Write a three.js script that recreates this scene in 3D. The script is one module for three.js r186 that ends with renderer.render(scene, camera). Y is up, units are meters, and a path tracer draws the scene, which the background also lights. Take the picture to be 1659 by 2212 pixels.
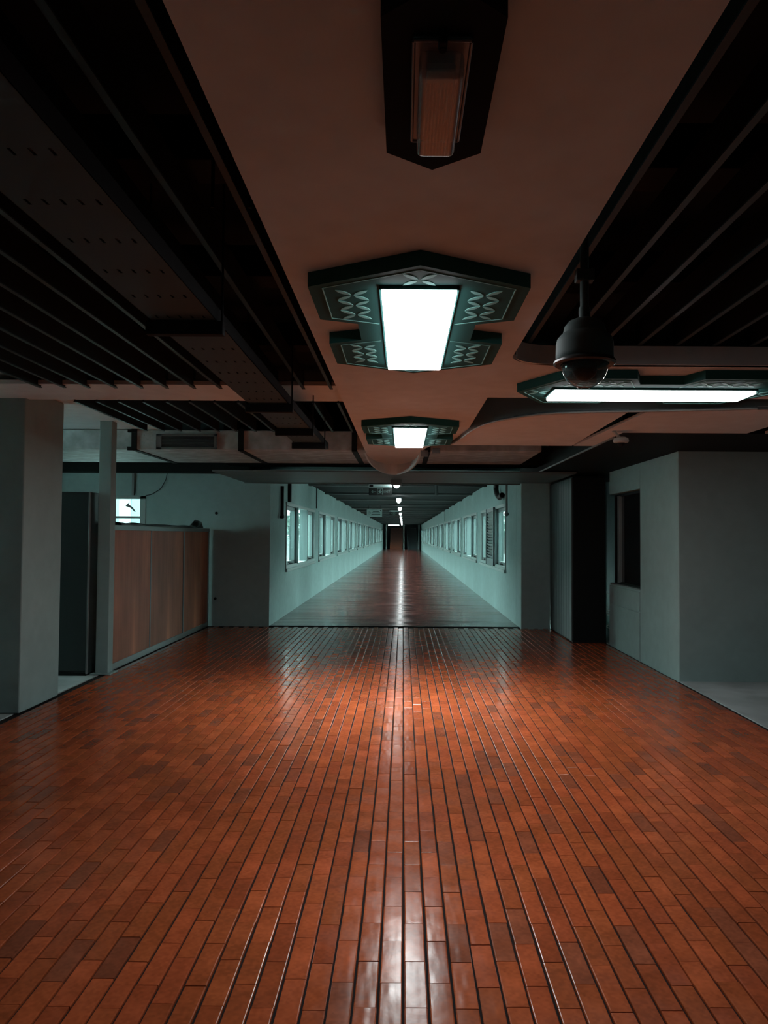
import * as THREE from 'three';
import { RoundedBoxGeometry } from 'three/addons/geometries/RoundedBoxGeometry.js';
import { mergeGeometries, mergeVertices, toCreasedNormals } from 'three/addons/utils/BufferGeometryUtils.js';
import { RectAreaLightUniformsLib } from 'three/addons/lights/RectAreaLightUniformsLib.js';

// ------------------------------------------------------------------ camera, sky, exposure
const scene = new THREE.Scene();
const EYE = 1.45, F = 1600;
const camera = new THREE.PerspectiveCamera(2 * Math.atan(1106 / F) * 180 / Math.PI, 1659 / 2212, 0.05, 300);
camera.rotation.order = 'YXZ';
camera.position.set(0, EYE, 0);
camera.rotation.set(Math.atan(51 / F), 0, 0.006);
camera.setViewOffset(1659, 2212, -42, 0, 1659, 2212);
scene.background = new THREE.Color().setRGB(0.84, 1.0, 0.98);      // even overcast sky, seen through the windows
scene.backgroundIntensity = 14;
const renderer = new THREE.WebGLRenderer({ antialias: true });
renderer.toneMapping = THREE.LinearToneMapping;
renderer.toneMappingExposure = 1.12;
renderer.shadowMap.enabled = true;
RectAreaLightUniformsLib.init();
const PANEL_LIGHT = new THREE.Color().setRGB(0.88, 1.0, 0.99);
const PANEL_POWER = 20;      // wide glow of a full-power panel
const ADDED_SPOT_POWER = 40;       // spot added under each lamp to concentrate light on the floor

// ------------------------------------------------------------------ helpers
let seed = 20240611;
const rnd = () => { seed |= 0; seed = seed + 0x6D2B79F5 | 0; let t = Math.imul(seed ^ seed >>> 15, 1 | seed); t = t + Math.imul(t ^ t >>> 7, 61 | t) ^ t; return ((t ^ t >>> 14) >>> 0) / 4294967296; };
const rr = (a, b) => a + (b - a) * rnd();
const taken = {};
const numbered = (n) => { const k = taken[n] = (taken[n] ?? -1) + 1; return k ? `${n}_${String(k).padStart(3, '0')}` : n; };
const noiseGrid = (n) => { const g = new Float32Array(n * n); for (let i = 0; i < n * n; i++) g[i] = rnd(); return g; };
const G64 = noiseGrid(64);
function vnoise(x, y, px, py) {       // value noise, tileable with period px, py (<= 64)
  const x0 = Math.floor(x), y0 = Math.floor(y), fx = x - x0, fy = y - y0, sx = fx * fx * (3 - 2 * fx), sy = fy * fy * (3 - 2 * fy);
  const g = (i, j) => G64[(((j % py) + py) % py) * 64 + ((i % px) + px) % px];
  const a = g(x0, y0), b = g(x0 + 1, y0), c = g(x0, y0 + 1), d = g(x0 + 1, y0 + 1);
  return a + (b - a) * sx + (c - a) * sy + (a - b - c + d) * sx * sy;
}
function tex(w, h, fn, srgb = true, rep = [1, 1]) {     // fn(u,v) -> [r,g,b] 0..1
  const d = new Uint8Array(w * h * 4);
  for (let j = 0; j < h; j++) for (let i = 0; i < w; i++) {
    const c = fn(i / w, j / h), k = (j * w + i) * 4;
    for (let q = 0; q < 3; q++) d[k + q] = Math.max(0, Math.min(255, Math.round(c[q] * 255)));
    d[k + 3] = 255;
  }
  const t = new THREE.DataTexture(d, w, h, THREE.RGBAFormat);
  t.magFilter = THREE.LinearFilter; t.minFilter = THREE.LinearMipmapLinearFilter; t.generateMipmaps = true;
  t.wrapS = t.wrapT = THREE.RepeatWrapping; t.repeat.set(...rep);
  if (srgb) t.colorSpace = THREE.SRGBColorSpace;
  t.needsUpdate = true; return t;
}
const fbm = (u, v, p, o = 4) => { let s = 0, a = 0.5, q = p; for (let i = 0; i < o && q <= 64; i++) { s += a * vnoise(u * q, v * q, q, q); a *= 0.5; q *= 2; } return s / (1 - Math.pow(0.5, o)); };
const L = (r, g, b) => new THREE.Color().setRGB(r, g, b);
const std = (color, roughness, extra = {}) => new THREE.MeshStandardMaterial({ color, roughness, ...extra });
const phy = (color, roughness, extra = {}) => new THREE.MeshPhysicalMaterial({ color, roughness, ...extra });

function planarUV(g) {                // uv in metres, by the way each face points
  if (g.index) g = g.toNonIndexed();
  if (!g.attributes.normal) g.computeVertexNormals();
  const p = g.attributes.position, n = g.attributes.normal, uv = new Float32Array(p.count * 2);
  for (let i = 0; i < p.count; i++) {
    const ax = Math.abs(n.getX(i)), ay = Math.abs(n.getY(i)), az = Math.abs(n.getZ(i));
    const [a, b] = ay >= ax && ay >= az ? [p.getX(i), p.getZ(i)] : ax >= az ? [p.getZ(i), p.getY(i)] : [p.getX(i), p.getY(i)];
    uv[2 * i] = a; uv[2 * i + 1] = b;
  }
  g.setAttribute('uv', new THREE.BufferAttribute(uv, 2));
  return g;
}
function bx(x0, x1, y0, y1, z0, z1, r = 0) {
  const w = Math.abs(x1 - x0), h = Math.abs(y1 - y0), d = Math.abs(z1 - z0);
  const g = r > 0 ? new RoundedBoxGeometry(w, h, d, 2, Math.min(r, w / 2.01, h / 2.01, d / 2.01)) : new THREE.BoxGeometry(w, h, d);
  g.translate((x0 + x1) / 2, (y0 + y1) / 2, (z0 + z1) / 2);
  return planarUV(g);
}
function plate(pts, y0, y1, holes = []) {        // pts are [x, z]; a flat plate between two heights
  const s = new THREE.Shape(pts.map(([x, z]) => new THREE.Vector2(x, -z)));
  for (const h of holes) s.holes.push(new THREE.Path(h.map(([x, z]) => new THREE.Vector2(x, -z))));
  const g = new THREE.ExtrudeGeometry(s, { depth: y1 - y0, bevelEnabled: false, curveSegments: 24 });
  g.rotateX(-Math.PI / 2); g.translate(0, y0, 0);
  return planarUV(g);
}
function tube(pts, r, seg = 24, rad = 8) {
  return planarUV(new THREE.TubeGeometry(new THREE.CatmullRomCurve3(pts.map((p) => new THREE.Vector3(...p)), false, 'catmullrom', 0.2), seg, r, rad, false));
}
function rod(a, b, r, rad = 8) {
  const A = new THREE.Vector3(...a), B = new THREE.Vector3(...b), d = B.clone().sub(A);
  const g = new THREE.CylinderGeometry(r, r, d.length(), rad);
  g.applyQuaternion(new THREE.Quaternion().setFromUnitVectors(new THREE.Vector3(0, 1, 0), d.clone().normalize()));
  g.translate((A.x + B.x) / 2, (A.y + B.y) / 2, (A.z + B.z) / 2);
  return planarUV(g);
}
const join = (gs) => gs.length === 1 ? gs[0] : mergeGeometries(gs.map((g) => { const h = g.index ? g.toNonIndexed() : g; for (const k of Object.keys(h.attributes)) if (!['position', 'normal', 'uv', 'color'].includes(k)) h.deleteAttribute(k); return h; }));
function mesh(name, geo, m, parent) {
  const o = new THREE.Mesh(Array.isArray(geo) ? join(geo) : geo, m);
  o.name = name; o.castShadow = o.receiveShadow = true; parent?.add(o); return o;
}
function tag(o, label, category, group, kind) { o.userData = { label, category }; if (group) o.userData.group = group; if (kind) o.userData.kind = kind; return o; }
function one(name, label, category, geo, m, group) { const o = mesh(numbered(name), geo, m, scene); return tag(o, label, category, group); }
function thing(name, label, category, [x, y, z] = [0, 0, 0], group) {
  const o = new THREE.Group(); o.name = numbered(name); o.position.set(x, y, z); scene.add(o); return tag(o, label, category, group);
}
function struct(name, label, geo, m) { const o = geo ? mesh(name, geo, m, scene) : new THREE.Group(); o.name = name; scene.add(o); return tag(o, label, name.split('_')[0], null, 'structure'); }

// ------------------------------------------------------------------ materials
const plasterTex = tex(512, 512, (u, v) => { const n = 0.86 + 0.10 * fbm(u, v, 3, 4) + 0.05 * (fbm(u, v, 32, 2) - 0.5); return [n, n, n]; }, true, [0.4, 0.4]);
const plasterBump = tex(512, 512, (u, v) => { const n = 0.5 + 0.5 * (fbm(u, v, 8, 4) - 0.5) + 0.25 * (fbm(u, v, 48, 1) - 0.5); return [n, n, n]; }, false, [1.2, 1.2]);
const paint = (c, r = 0.75) => std(c, r, { map: plasterTex, bumpMap: plasterBump, bumpScale: 0.0015 });
const M = {
  wall: paint(L(0.36, 0.52, 0.51)),
  ceiling: paint(L(0.82, 0.93, 0.95), 0.8),
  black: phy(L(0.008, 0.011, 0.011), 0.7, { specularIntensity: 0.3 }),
  darkDeck: phy(L(0.022, 0.028, 0.029), 0.9, { specularIntensity: 0.3 }),
  finPaint: phy(L(0.010, 0.014, 0.015), 0.6, { specularIntensity: 0.4 }),
  flange: phy(L(0.04, 0.075, 0.085), 0.5, { specularIntensity: 0.5 }),
  trayMetal: phy(L(0.045, 0.095, 0.115), 0.6, { specularIntensity: 0.5 }),
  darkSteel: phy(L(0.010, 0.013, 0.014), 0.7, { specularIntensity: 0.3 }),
  board: phy(L(0.016, 0.10, 0.092), 0.7, { specularIntensity: 0.3 }),
  inlay: std(L(0.24, 0.62, 0.58), 0.7),
  blackBoard: phy(L(0.008, 0.013, 0.015), 0.9, { specularIntensity: 0.3 }),
  lens: std(L(0.9, 0.9, 0.9), 0.4, { emissive: L(0.97, 0.95, 0.97), emissiveIntensity: 9.0 }),
  bulkGlass: phy(L(0.75, 0.75, 0.75), 0.22, { transmission: 0.85, thickness: 0 }),
  reflector: std(L(0.20, 0.22, 0.22), 0.5),
  whitePaint: std(L(0.42, 0.5, 0.49), 0.5),
  greyMetal: std(L(0.16, 0.19, 0.19), 0.45),
  frame: std(L(0.30, 0.38, 0.37), 0.45),
  sash: std(L(0.11, 0.15, 0.15), 0.4, { metalness: 0.2 }),
  glass: phy(L(0.86, 0.96, 0.95), 0.03, { transmission: 1, thickness: 0, ior: 1.5 }),
  darkGlass: phy(L(0.012, 0.016, 0.017), 0.06, {}),
  alu: std(L(0.22, 0.26, 0.26), 0.4, { metalness: 0.3 }),
  cabinet: std(L(0.018, 0.024, 0.024), 0.4),
  domeShell: std(L(0.05, 0.085, 0.085), 0.7),
  domeGlass: phy(L(0.45, 0.55, 0.55), 0.02, { transmission: 0.9, thickness: 0, ior: 1.5, clearcoat: 1, clearcoatRoughness: 0.02 }),
  cable: std(L(0.01, 0.011, 0.011), 0.6),
  lampOn: std(L(0.9, 0.9, 0.9), 0.4, { emissive: L(0.9, 1, 1), emissiveIntensity: 2.2 }),
};
const foilTex = tex(256, 256, (u, v) => { const n = 0.72 + 0.3 * (fbm(u, v, 6, 4) - 0.3); return [n, n, n]; }, true, [1.5, 1.5]);
M.duct = std(L(0.80, 0.92, 0.92), 0.6, { map: foilTex, bumpMap: plasterBump, bumpScale: 0.003 });
const concTex = tex(512, 512, (u, v) => { const n = 0.7 + 0.35 * (fbm(u, v, 4, 5) - 0.4) - 0.10 * Math.max(0, fbm(u, v * 1, 10, 2) - 0.62) * 4; return [n, n, n]; }, true, [0.5, 0.5]);
M.concrete = std(L(0.78, 0.88, 0.88), 0.7, { map: concTex, bumpMap: plasterBump, bumpScale: 0.001 });
const woodTex = tex(512, 512, (u, v) => {
  const w = fbm(u * 1, v * 0.125, 8, 3), g = vnoise(u * 60, v * 4, 60, 4), s = 0.76 + 0.28 * (fbm(u, v, 3, 3) - 0.5) + 0.10 * (w - 0.5) + 0.07 * (g - 0.5) + 0.05 * (vnoise(u * 14, v * 2, 14, 2) - 0.5);
  return [s, s * 0.98, s * 0.95];
}, true, [0.8, 0.5]);
M.wood = std(L(0.90, 0.35, 0.20), 0.55, { map: woodTex });
const brickTex = tex(256, 256, (u, v) => {
  const n = 0.84 + 0.20 * (fbm(u, v, 4, 4) - 0.5) + 0.10 * (vnoise(u * 40, v * 40, 40, 40) - 0.5) - 0.35 * Math.max(0, vnoise(u * 23, v * 23, 23, 23) - 0.93) * 6;
  return [n, n, n];
}, true, [2.3, 2.3]);
const brickBump = tex(256, 256, (u, v) => { const n = 0.5 + 0.55 * (vnoise(u * 22, v * 5, 22, 5) - 0.5) + 0.3 * (vnoise(u * 12, v * 12, 12, 12) - 0.5) + 0.06 * (vnoise(u * 60, v * 60, 60, 60) - 0.5); return [n, n, n]; }, false, [2.3, 2.3]);
const brickRough = tex(256, 256, (u, v) => { const n = 0.70 + 0.5 * (fbm(u, v, 6, 4) - 0.45); return [n, n, n]; }, false, [1.7, 1.7]);
const brickProps = { map: brickTex, bumpMap: brickBump, bumpScale: 0.0008, roughnessMap: brickRough, specularIntensity: 0.45 };
M.grout = phy(L(0.012, 0.010, 0.010), 0.9, { specularIntensity: 0.25, bumpMap: plasterBump, bumpScale: 0.002 });

// ------------------------------------------------------------------ floor: long bricks in running bond
const X_L = -3.13, X_R = 2.79, Z_TH = -11.84, BW = 0.0785, BL = 0.248;
const floor = struct('floor', 'glossy terracotta brick floor laid lengthwise toward the corridor');
mesh('bedding', bx(X_L, X_R, -0.1, -0.010, Z_TH, 2.5), M.grout, floor);
const tones = [];
for (let i = 0; i < 14; i++) {
  const t = rnd(), dark = i >= 11;
  tones.push(dark ? L(0.28 + 0.07 * t, 0.072 + 0.02 * t, 0.034 + 0.008 * t) : L(0.39 + 0.15 * t, 0.080 + 0.030 * t + 0.010 * rnd(), 0.030 + 0.009 * t));
}
const toneMats = tones.map((c) => phy(c, 0.30, { ...brickProps }));
function brickGeo(w, l, off) {        // a brick top with rounded arrises and a slightly crowned face
  const e = 0.0042, h = 0.05, hw = w / 2, hl = l / 2;
  const ring = (ix, iz, y) => [[-hw + ix, y, -hl + iz], [hw - ix, y, -hl + iz], [hw - ix, y, hl - iz], [-hw + ix, y, hl - iz]];
  const R = [ring(0, 0, -h), ring(0, 0, -e), ring(e * 0.134, 0.0002, -e * 0.5), ring(e * 0.5, 0.0005, -e * 0.134), ring(e, 0.0012, 0), ring(hw * 0.4, e * 4, 0.00015)];
  const P = [], tri = (a, b, c) => P.push(...a, ...b, ...c);
  for (let k = 1; k < R.length; k++) for (let i = 0; i < 4; i++) {
    const j = (i + 1) % 4, a = R[k - 1][i], b = R[k - 1][j], c = R[k][j], d = R[k][i];
    tri(a, c, b); tri(a, d, c);
  }
  const T = R[R.length - 1]; tri(T[0], T[2], T[1]); tri(T[0], T[3], T[2]);
  let g = new THREE.BufferGeometry(); g.setAttribute('position', new THREE.Float32BufferAttribute(P, 3));
  g = toCreasedNormals(g, 0.22); g = planarUV(g);
  const uv = g.attributes.uv; for (let i = 0; i < uv.count; i++) uv.setXY(i, uv.getX(i) + off[0], uv.getY(i) + off[1]);
  return g;
}
const GEOS = []; for (let i = 0; i < 16; i++) GEOS.push(brickGeo(BW - 0.0070 + rr(-0.0012, 0.0012), BL - 0.0015, [rnd() * 7, rnd() * 7]));
const bricks = [];
for (let k = Math.ceil((X_L - 0.009) / BW); 0.009 + (k + 1) * BW <= X_R + 1e-6; k++) {
  const x = 0.009 + (k + 0.5) * BW, jit = rr(-0.022, 0.022) * (Math.abs(k) > 2 ? 1 : 0.15);
  const z0 = -2.323 + (k % 2 ? 0.124 : 0) + jit;
  for (let n = -16; n < 60; n++) {
    const z = z0 - (n + 0.5) * BL;
    if (z - BL / 2 < Z_TH + 0.01 || z + BL / 2 > 2.4) continue;
    const r = rnd(); let t = Math.floor(rnd() * 11); if (r < 0.09) t = 11 + Math.floor(rnd() * 3);
    bricks.push({ x: x + rr(-0.001, 0.001), z, t, g: Math.floor(rnd() * 16), y: rr(-0.0012, 0.0008), a: rr(-0.006, 0.006), b: rr(-0.004, 0.004), w: rr(-0.004, 0.004), flip: rnd() < 0.5 });
  }
}
const seen = (b) => { const d = -b.z; if (d < 2.15) return false; const u = 871.5 + F * b.x / d; return u > -20 && u < 1679; };
const vis = bricks.filter(seen).sort((p, q) => -p.z * -p.z - q.z * q.z).slice(0, 300), visSet = new Set(vis);
for (const b of vis) {
  const o = mesh('brick', GEOS[b.g], toneMats[b.t], floor);
  o.position.set(b.x, b.y, b.z); o.rotation.set(b.b, b.w + (b.flip ? Math.PI : 0), b.a);
}
{
  const gs = [], m4 = new THREE.Matrix4(), e = new THREE.Euler(), q = new THREE.Quaternion(), s = new THREE.Vector3(1, 1, 1);
  for (const b of bricks) {
    if (visSet.has(b)) continue;
    const g = GEOS[b.g].clone(); e.set(b.b, b.w + (b.flip ? Math.PI : 0), b.a); q.setFromEuler(e);
    g.applyMatrix4(m4.compose(new THREE.Vector3(b.x, b.y, b.z), q, s));
    const n = g.attributes.position.count, c = new Float32Array(n * 3), t = tones[b.t];
    for (let i = 0; i < n; i++) { c[3 * i] = t.r; c[3 * i + 1] = t.g; c[3 * i + 2] = t.b; }
    g.setAttribute('color', new THREE.BufferAttribute(c, 3)); gs.push(g);
  }
  const f = mesh('brick_field', mergeGeometries(gs), phy(L(1, 1, 1), 0.30, { ...brickProps, vertexColors: true }), floor);
  f.userData.kind = 'stuff';
}
struct('floor_concrete_right', 'pale grey concrete strip beside the brick floor at the white block', bx(X_R, 7, -0.1, 0.0, -12, 2.5), M.concrete);
struct('floor_concrete_left', 'pale grey concrete strip beside the brick floor at the white pillar', bx(-8, X_L, -0.1, 0.0, -12.1, 2.5), M.concrete);
// corridor floor: bricks laid across, too far to tell apart
const crossTex = tex(1024, 512, (u, v) => {
  const row = Math.floor(v * 26), sh = (row % 2) * 0.5, col = Math.floor(u * 16 + sh), fv = v * 26 - row;
  const h = G64[((row * 37 + (col % 16) * 11) % 4096)], n = 0.75 + 0.4 * (h - 0.5) + 0.15 * (fbm(u, v, 8, 3) - 0.5), j = fv < 0.08 ? 0.45 : 1;
  return [0.66 * n * j, 0.36 * n * j, 0.30 * n * j];
}, true, [0.25, 0.5]);
const crossRough = tex(512, 512, (u, v) => { const n = 0.66 + 0.6 * (vnoise(u * 5, v * 60, 5, 60) - 0.5) + 0.4 * (vnoise(u * 9, v * 22, 9, 22) - 0.5); return [n, n, n]; }, false, [0.2, 0.33]);
const crossBump = tex(512, 512, (u, v) => { const f = (v * 26) % 1, n = 0.5 + (f < 0.12 ? -0.3 : 0) + 0.4 * (vnoise(u * 6, v * 52, 6, 52) - 0.5); return [n, n, n]; }, false, [0.25, 0.5]);
struct('floor_corridor', 'polished dark red brick floor running down the long corridor', bx(-2.13, 1.86, -0.1, -0.004, -79, Z_TH), std(L(0.62, 0.55, 0.6), 0.27, { map: crossTex, roughnessMap: crossRough, bumpMap: crossBump, bumpScale: 0.002 }));
struct('trim_1', 'dark metal threshold strip where the hall floor meets the corridor', bx(-2.13, 1.86, -0.05, 0.006, Z_TH - 0.03, Z_TH + 0.012, 0.004), M.darkSteel);

// ------------------------------------------------------------------ shell
const LW = -2.13, RW = 1.86, Z_END = -77, ROOF = 3.05;
struct('wall_left', 'plain side wall of the hall behind the dark cabinet', [bx(-8.2, -8, -0.1, ROOF, -12.1, -8.25), bx(-8.2, -8, -0.1, ROOF, -6.05, 2.5), bx(-8.2, -8, -0.1, 1.4, -8.25, -6.05), bx(-8.2, -8, 2.6, ROOF, -8.25, -6.05)], M.wall);
struct('wall_right', 'plain side wall of the hall beyond the white block', bx(7, 7.2, -0.1, ROOF, -12.1, 2.5), M.wall);
struct('wall_behind', 'plain end wall of the hall opposite the corridor', bx(-8.2, 7.2, -0.1, ROOF, 2.5, 2.7), M.wall);
struct('ceiling_deck', 'dark concrete roof deck above the black fins', bx(-8.2, 7.2, ROOF, ROOF + 0.2, -12.2, 2.7), M.darkDeck);
const WX0 = -5.35, WX1 = -4.12, WY0 = 0.83, WY1 = 2.06;
struct('wall_back_left', 'teal grey painted end wall left of the corridor with a bright window', [
  bx(-8, WX0, -0.1, ROOF, -12.05, Z_TH), bx(WX1, LW, -0.1, ROOF, -12.05, Z_TH), bx(WX0, WX1, -0.1, WY0, -12.05, Z_TH), bx(WX0, WX1, WY1, ROOF, -12.05, Z_TH)], M.wall);
struct('wall_corner_right', 'square grey painted pier at the corridor mouth beside the black recess', bx(RW, 2.32, -0.1, ROOF, -12.2, -11.7, 0.012), M.wall);
struct('wall_back_right', 'end wall of the hall hidden behind the white block', bx(2.32, 7, -0.1, ROOF, -12.2, -12.0), M.wall);
struct('wall_header', 'wall over the corridor mouth above the grey board soffit', bx(LW, RW, 2.5, ROOF, -12.1, -11.86), M.wall);
struct('pillar', 'broad white painted pillar standing left of the brick floor', bx(-4.3, -3.08, 0, 2.63, -6.68, -6.0, 0.012), M.wall);

// right block with the dark hatch window
struct('wall_block', 'white painted block wall with a dark hatch window and a cracked lower panel', [
  bx(2.785, 7, -0.1, ROOF, -8.72, -7.5, 0.010), bx(2.785, 3.6, -0.1, 0.82, -10.0, -8.72), bx(2.785, 3.6, 2.02, ROOF, -10.0, -8.72), bx(3.3, 7, -0.1, ROOF, -12, -8.72)], M.wall);
{
  const w = struct('window_1', 'dark glazed hatch window deep in the white block wall');
  mesh('window_frame', [bx(2.85, 2.89, 0.83, 2.01, -8.745, -8.725), bx(2.85, 2.89, 0.83, 2.01, -9.995, -9.96), bx(2.85, 2.89, 0.83, 0.86, -9.98, -8.73), bx(2.85, 2.89, 1.98, 2.01, -9.98, -8.73)], M.darkSteel, w);
  mesh('window_mullion', bx(2.83, 2.89, 0.85, 1.99, -9.80, -9.72, 0.004), M.alu, w);
  mesh('pane', bx(2.865, 2.875, 0.85, 1.99, -9.97, -8.735), M.darkGlass, w);
  mesh('window_sill', bx(2.79, 2.89, 0.815, 0.835, -9.99, -8.73, 0.003), M.greyMetal, w);
}
struct('trim_2', 'thin access panel set proud of the block wall below the hatch window', [bx(2.775, 2.79, 0.0, 0.56, -9.99, -8.73, 0.003), bx(2.775, 2.79, 0.575, 0.80, -9.99, -8.73, 0.003)], M.wall);
{ // torn cable ends at the free edge
  const t = thing('cable_ends', 'frayed pale cable ends sticking out at the corner of the block wall', 'cable', [2.775, 0.4, -10.0]);
  for (const [y, l] of [[0.0, 0.05], [0.06, 0.035], [-0.18, 0.045], [0.28, 0.03]]) mesh('strand', tube([[0.01, y, 0], [-0.02, y + 0.01, -0.01], [-0.02 - l * 0.3, y + 0.035, 0.0], [-0.01, y + 0.05, 0.01]], 0.005, 10, 6), M.whitePaint, t);
}
// black recess between the pier and the block: ribbed dark cupboard
{
  const t = thing('tall_cupboard', 'tall black cupboard with a ribbed dark grey side between the pier and block wall', 'cupboard', [2.55, 0, -10.9]);
  mesh('carcass', bx(-0.225, 0.23, 0, 2.28, -0.78, 0.73, 0.004), M.black, t);
  for (let i = 0; i < 9; i++) mesh('side_rib', bx(-0.24, -0.222, 0.02, 2.26, -0.76 + i * 0.165, -0.76 + i * 0.165 + 0.155, 0.004), M.cabSide ??= std(L(0.05, 0.062, 0.064), 0.5), t);
  mesh('door', bx(-0.22, 0.225, 0.03, 2.26, 0.728, 0.745, 0.004), M.black, t);
}

// ------------------------------------------------------------------ white ceiling ribbon and its branches
const RY = EYE + 0.914, LY = EYE + 0.863;
{
  const c = struct('ceiling_ribbon', 'pale plaster ceiling strip with side branches carrying the hexagonal lamps');
  const pts = [[-0.418, 2.4], [-0.418, -8.2]];
  for (let i = 1; i <= 16; i++) { const a = Math.PI * i / 16; pts.push([-0.124 - 0.294 * Math.cos(a), -8.2 - 1.3 * Math.sin(a)]); }
  pts.push([0.22, -7.75], [0.31, -7.35], [0.44, -7.05], [0.551, -6.9], [0.551, -4.86], [7, -4.86], [7, -3.91], [0.80, -3.91]);
  for (let i = 1; i <= 8; i++) { const a = Math.PI / 2 * i / 8; pts.push([0.75 - 0.199 * Math.sin(a), -3.91 + 0.18 * (1 - Math.cos(a))]); }
  pts.push([0.551, 2.4]);
  mesh('panel', plate(pts, RY, RY + 0.03), M.ceiling, c);
  mesh('fascia', bx(0.80, 7, RY, RY + 0.10, -3.95, -3.905), M.ceiling, c);
  // rounded near end of that fascia
  const s = []; for (let i = 0; i <= 8; i++) { const a = Math.PI / 2 * i / 8; s.push([0.80 - 0.235 * Math.sin(a), -3.905 + 0.18 * (1 - Math.cos(a))]); }
  const back = s.slice().reverse().map(([x, z]) => [x + 0.01, z - 0.03]);
  mesh('fascia', plate([...s, ...back], RY, RY + 0.10), M.ceiling, c);
  mesh('upper_fascia', bx(0.62, 7, RY + 0.10, RY + 0.22, -4.02, -3.97), M.darkFascia ??= std(L(0.05, 0.065, 0.065), 0.7), c);
  // hanging lip round the far tongue of the strip
  const P = [], idx = [], N = 24;
  for (let i = 0; i <= N; i++) {
    const a = Math.PI * i / N, x = -0.124 - 0.294 * Math.cos(a), z = -8.2 - 1.3 * Math.sin(a), h = 0.13 * Math.sin(a) + 0.002;
    for (const [o, y] of [[0, 0.004], [0, -h], [0.02, -h], [0.02, 0.004]]) P.push(x - o * Math.cos(a), RY + y, z - o * Math.sin(a));
  }
  for (let i = 0; i < N; i++) for (let k = 0; k < 4; k++) { const a = i * 4 + k, b = i * 4 + (k + 1) % 4, d = a + 4, e = b + 4; idx.push(a, b, e, a, e, d); }
  let g = new THREE.BufferGeometry(); g.setAttribute('position', new THREE.Float32BufferAttribute(P, 3)); g.setIndex(idx);
  g = toCreasedNormals(g, 0.6); mesh('end_lip', planarUV(g), M.ceiling, c);
}
struct('ceiling_band', 'pale plaster band crossing between the two black fin ceilings', bx(-8, -0.44, EYE + 1.10, EYE + 1.13, -6.06, -5.42), M.ceiling);
// left plaster ceiling above the pillar
struct('ceiling_left', 'plain plaster ceiling over the pillar left of the fins', bx(-8, -2.74, 2.63, 2.75, -8.4, 2.5), M.ceiling);

// ------------------------------------------------------------------ dark fin ceilings
const finGeo = (y, z0, z1, h = 0.13) => [bx(-0.004, 0.004, y + 0.004, y + h, z0, z1), bx(-0.011, 0.011, y, y + 0.005, z0, z1)];
function finCeiling(name, label, xs, y, z0, z1) {
  const c = struct(name, label);
  const web = bx(-0.004, 0.004, y + 0.004, y + 0.13, z0, z1), fl = bx(-0.011, 0.011, y, y + 0.006, z0, z1);
  for (const x of xs) {
    const f = mesh('fin', web, M.finPaint, c); f.position.x = x;
    const e = mesh('flange', fl, M.flange, f); e.userData.label = 'paler bottom flange';
  }
  return c;
}
const FY = EYE + 1.08, FYR = EYE + 1.02;
const lx = [0.54, 0.745, 0.94, 1.135, 1.36, 1.555, 1.757, 1.944, 2.14, 2.34, 2.52, 2.70].map((x) => -x);
finCeiling('ceiling_fins_left', 'black metal fin ceiling above the cable tray between the pillar and pale strip', lx, FY, -5.47, 2.3);
finCeiling('ceiling_fins_back', 'black metal fin ceiling between the side branch and the grilled duct', lx, FY, -7.75, -6.04);
finCeiling('ceiling_fins_right', 'black metal fin ceiling above the large dome camera', [0.66, 0.855, 1.05, 1.25, 1.45, 1.65, 1.85, 2.05, 2.25, 2.45, 2.65, 2.85, 3.05, 3.25, 3.45, 3.65], FYR, -3.96, 2.3);
{
  const c = struct('ceiling_joists', 'dark cross joists seen above the fins');
  for (const z of [1.2, -0.1, -1.35, -2.6, -3.75]) {
    mesh('joist', bx(-2.9, -0.35, 2.74, 2.90, z - 0.09, z + 0.09, 0.006), M.darkSteel, c);
    mesh('joist', bx(0.56, 4.2, 2.72, 2.88, z - 0.09, z + 0.09, 0.006), M.darkSteel, c);
  }
  for (const z of [-5.1, -7.0]) mesh('joist', bx(-2.9, -0.35, 2.74, 2.90, z - 0.09, z + 0.09, 0.006), M.darkSteel, c);
  for (const z of [-1.35, -2.6]) for (const x of [-0.50, -0.62]) mesh('hanger_rod', rod([x, 2.5, z + 0.25], [x, ROOF, z + 0.25], 0.006), M.darkSteel, c);
}

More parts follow.
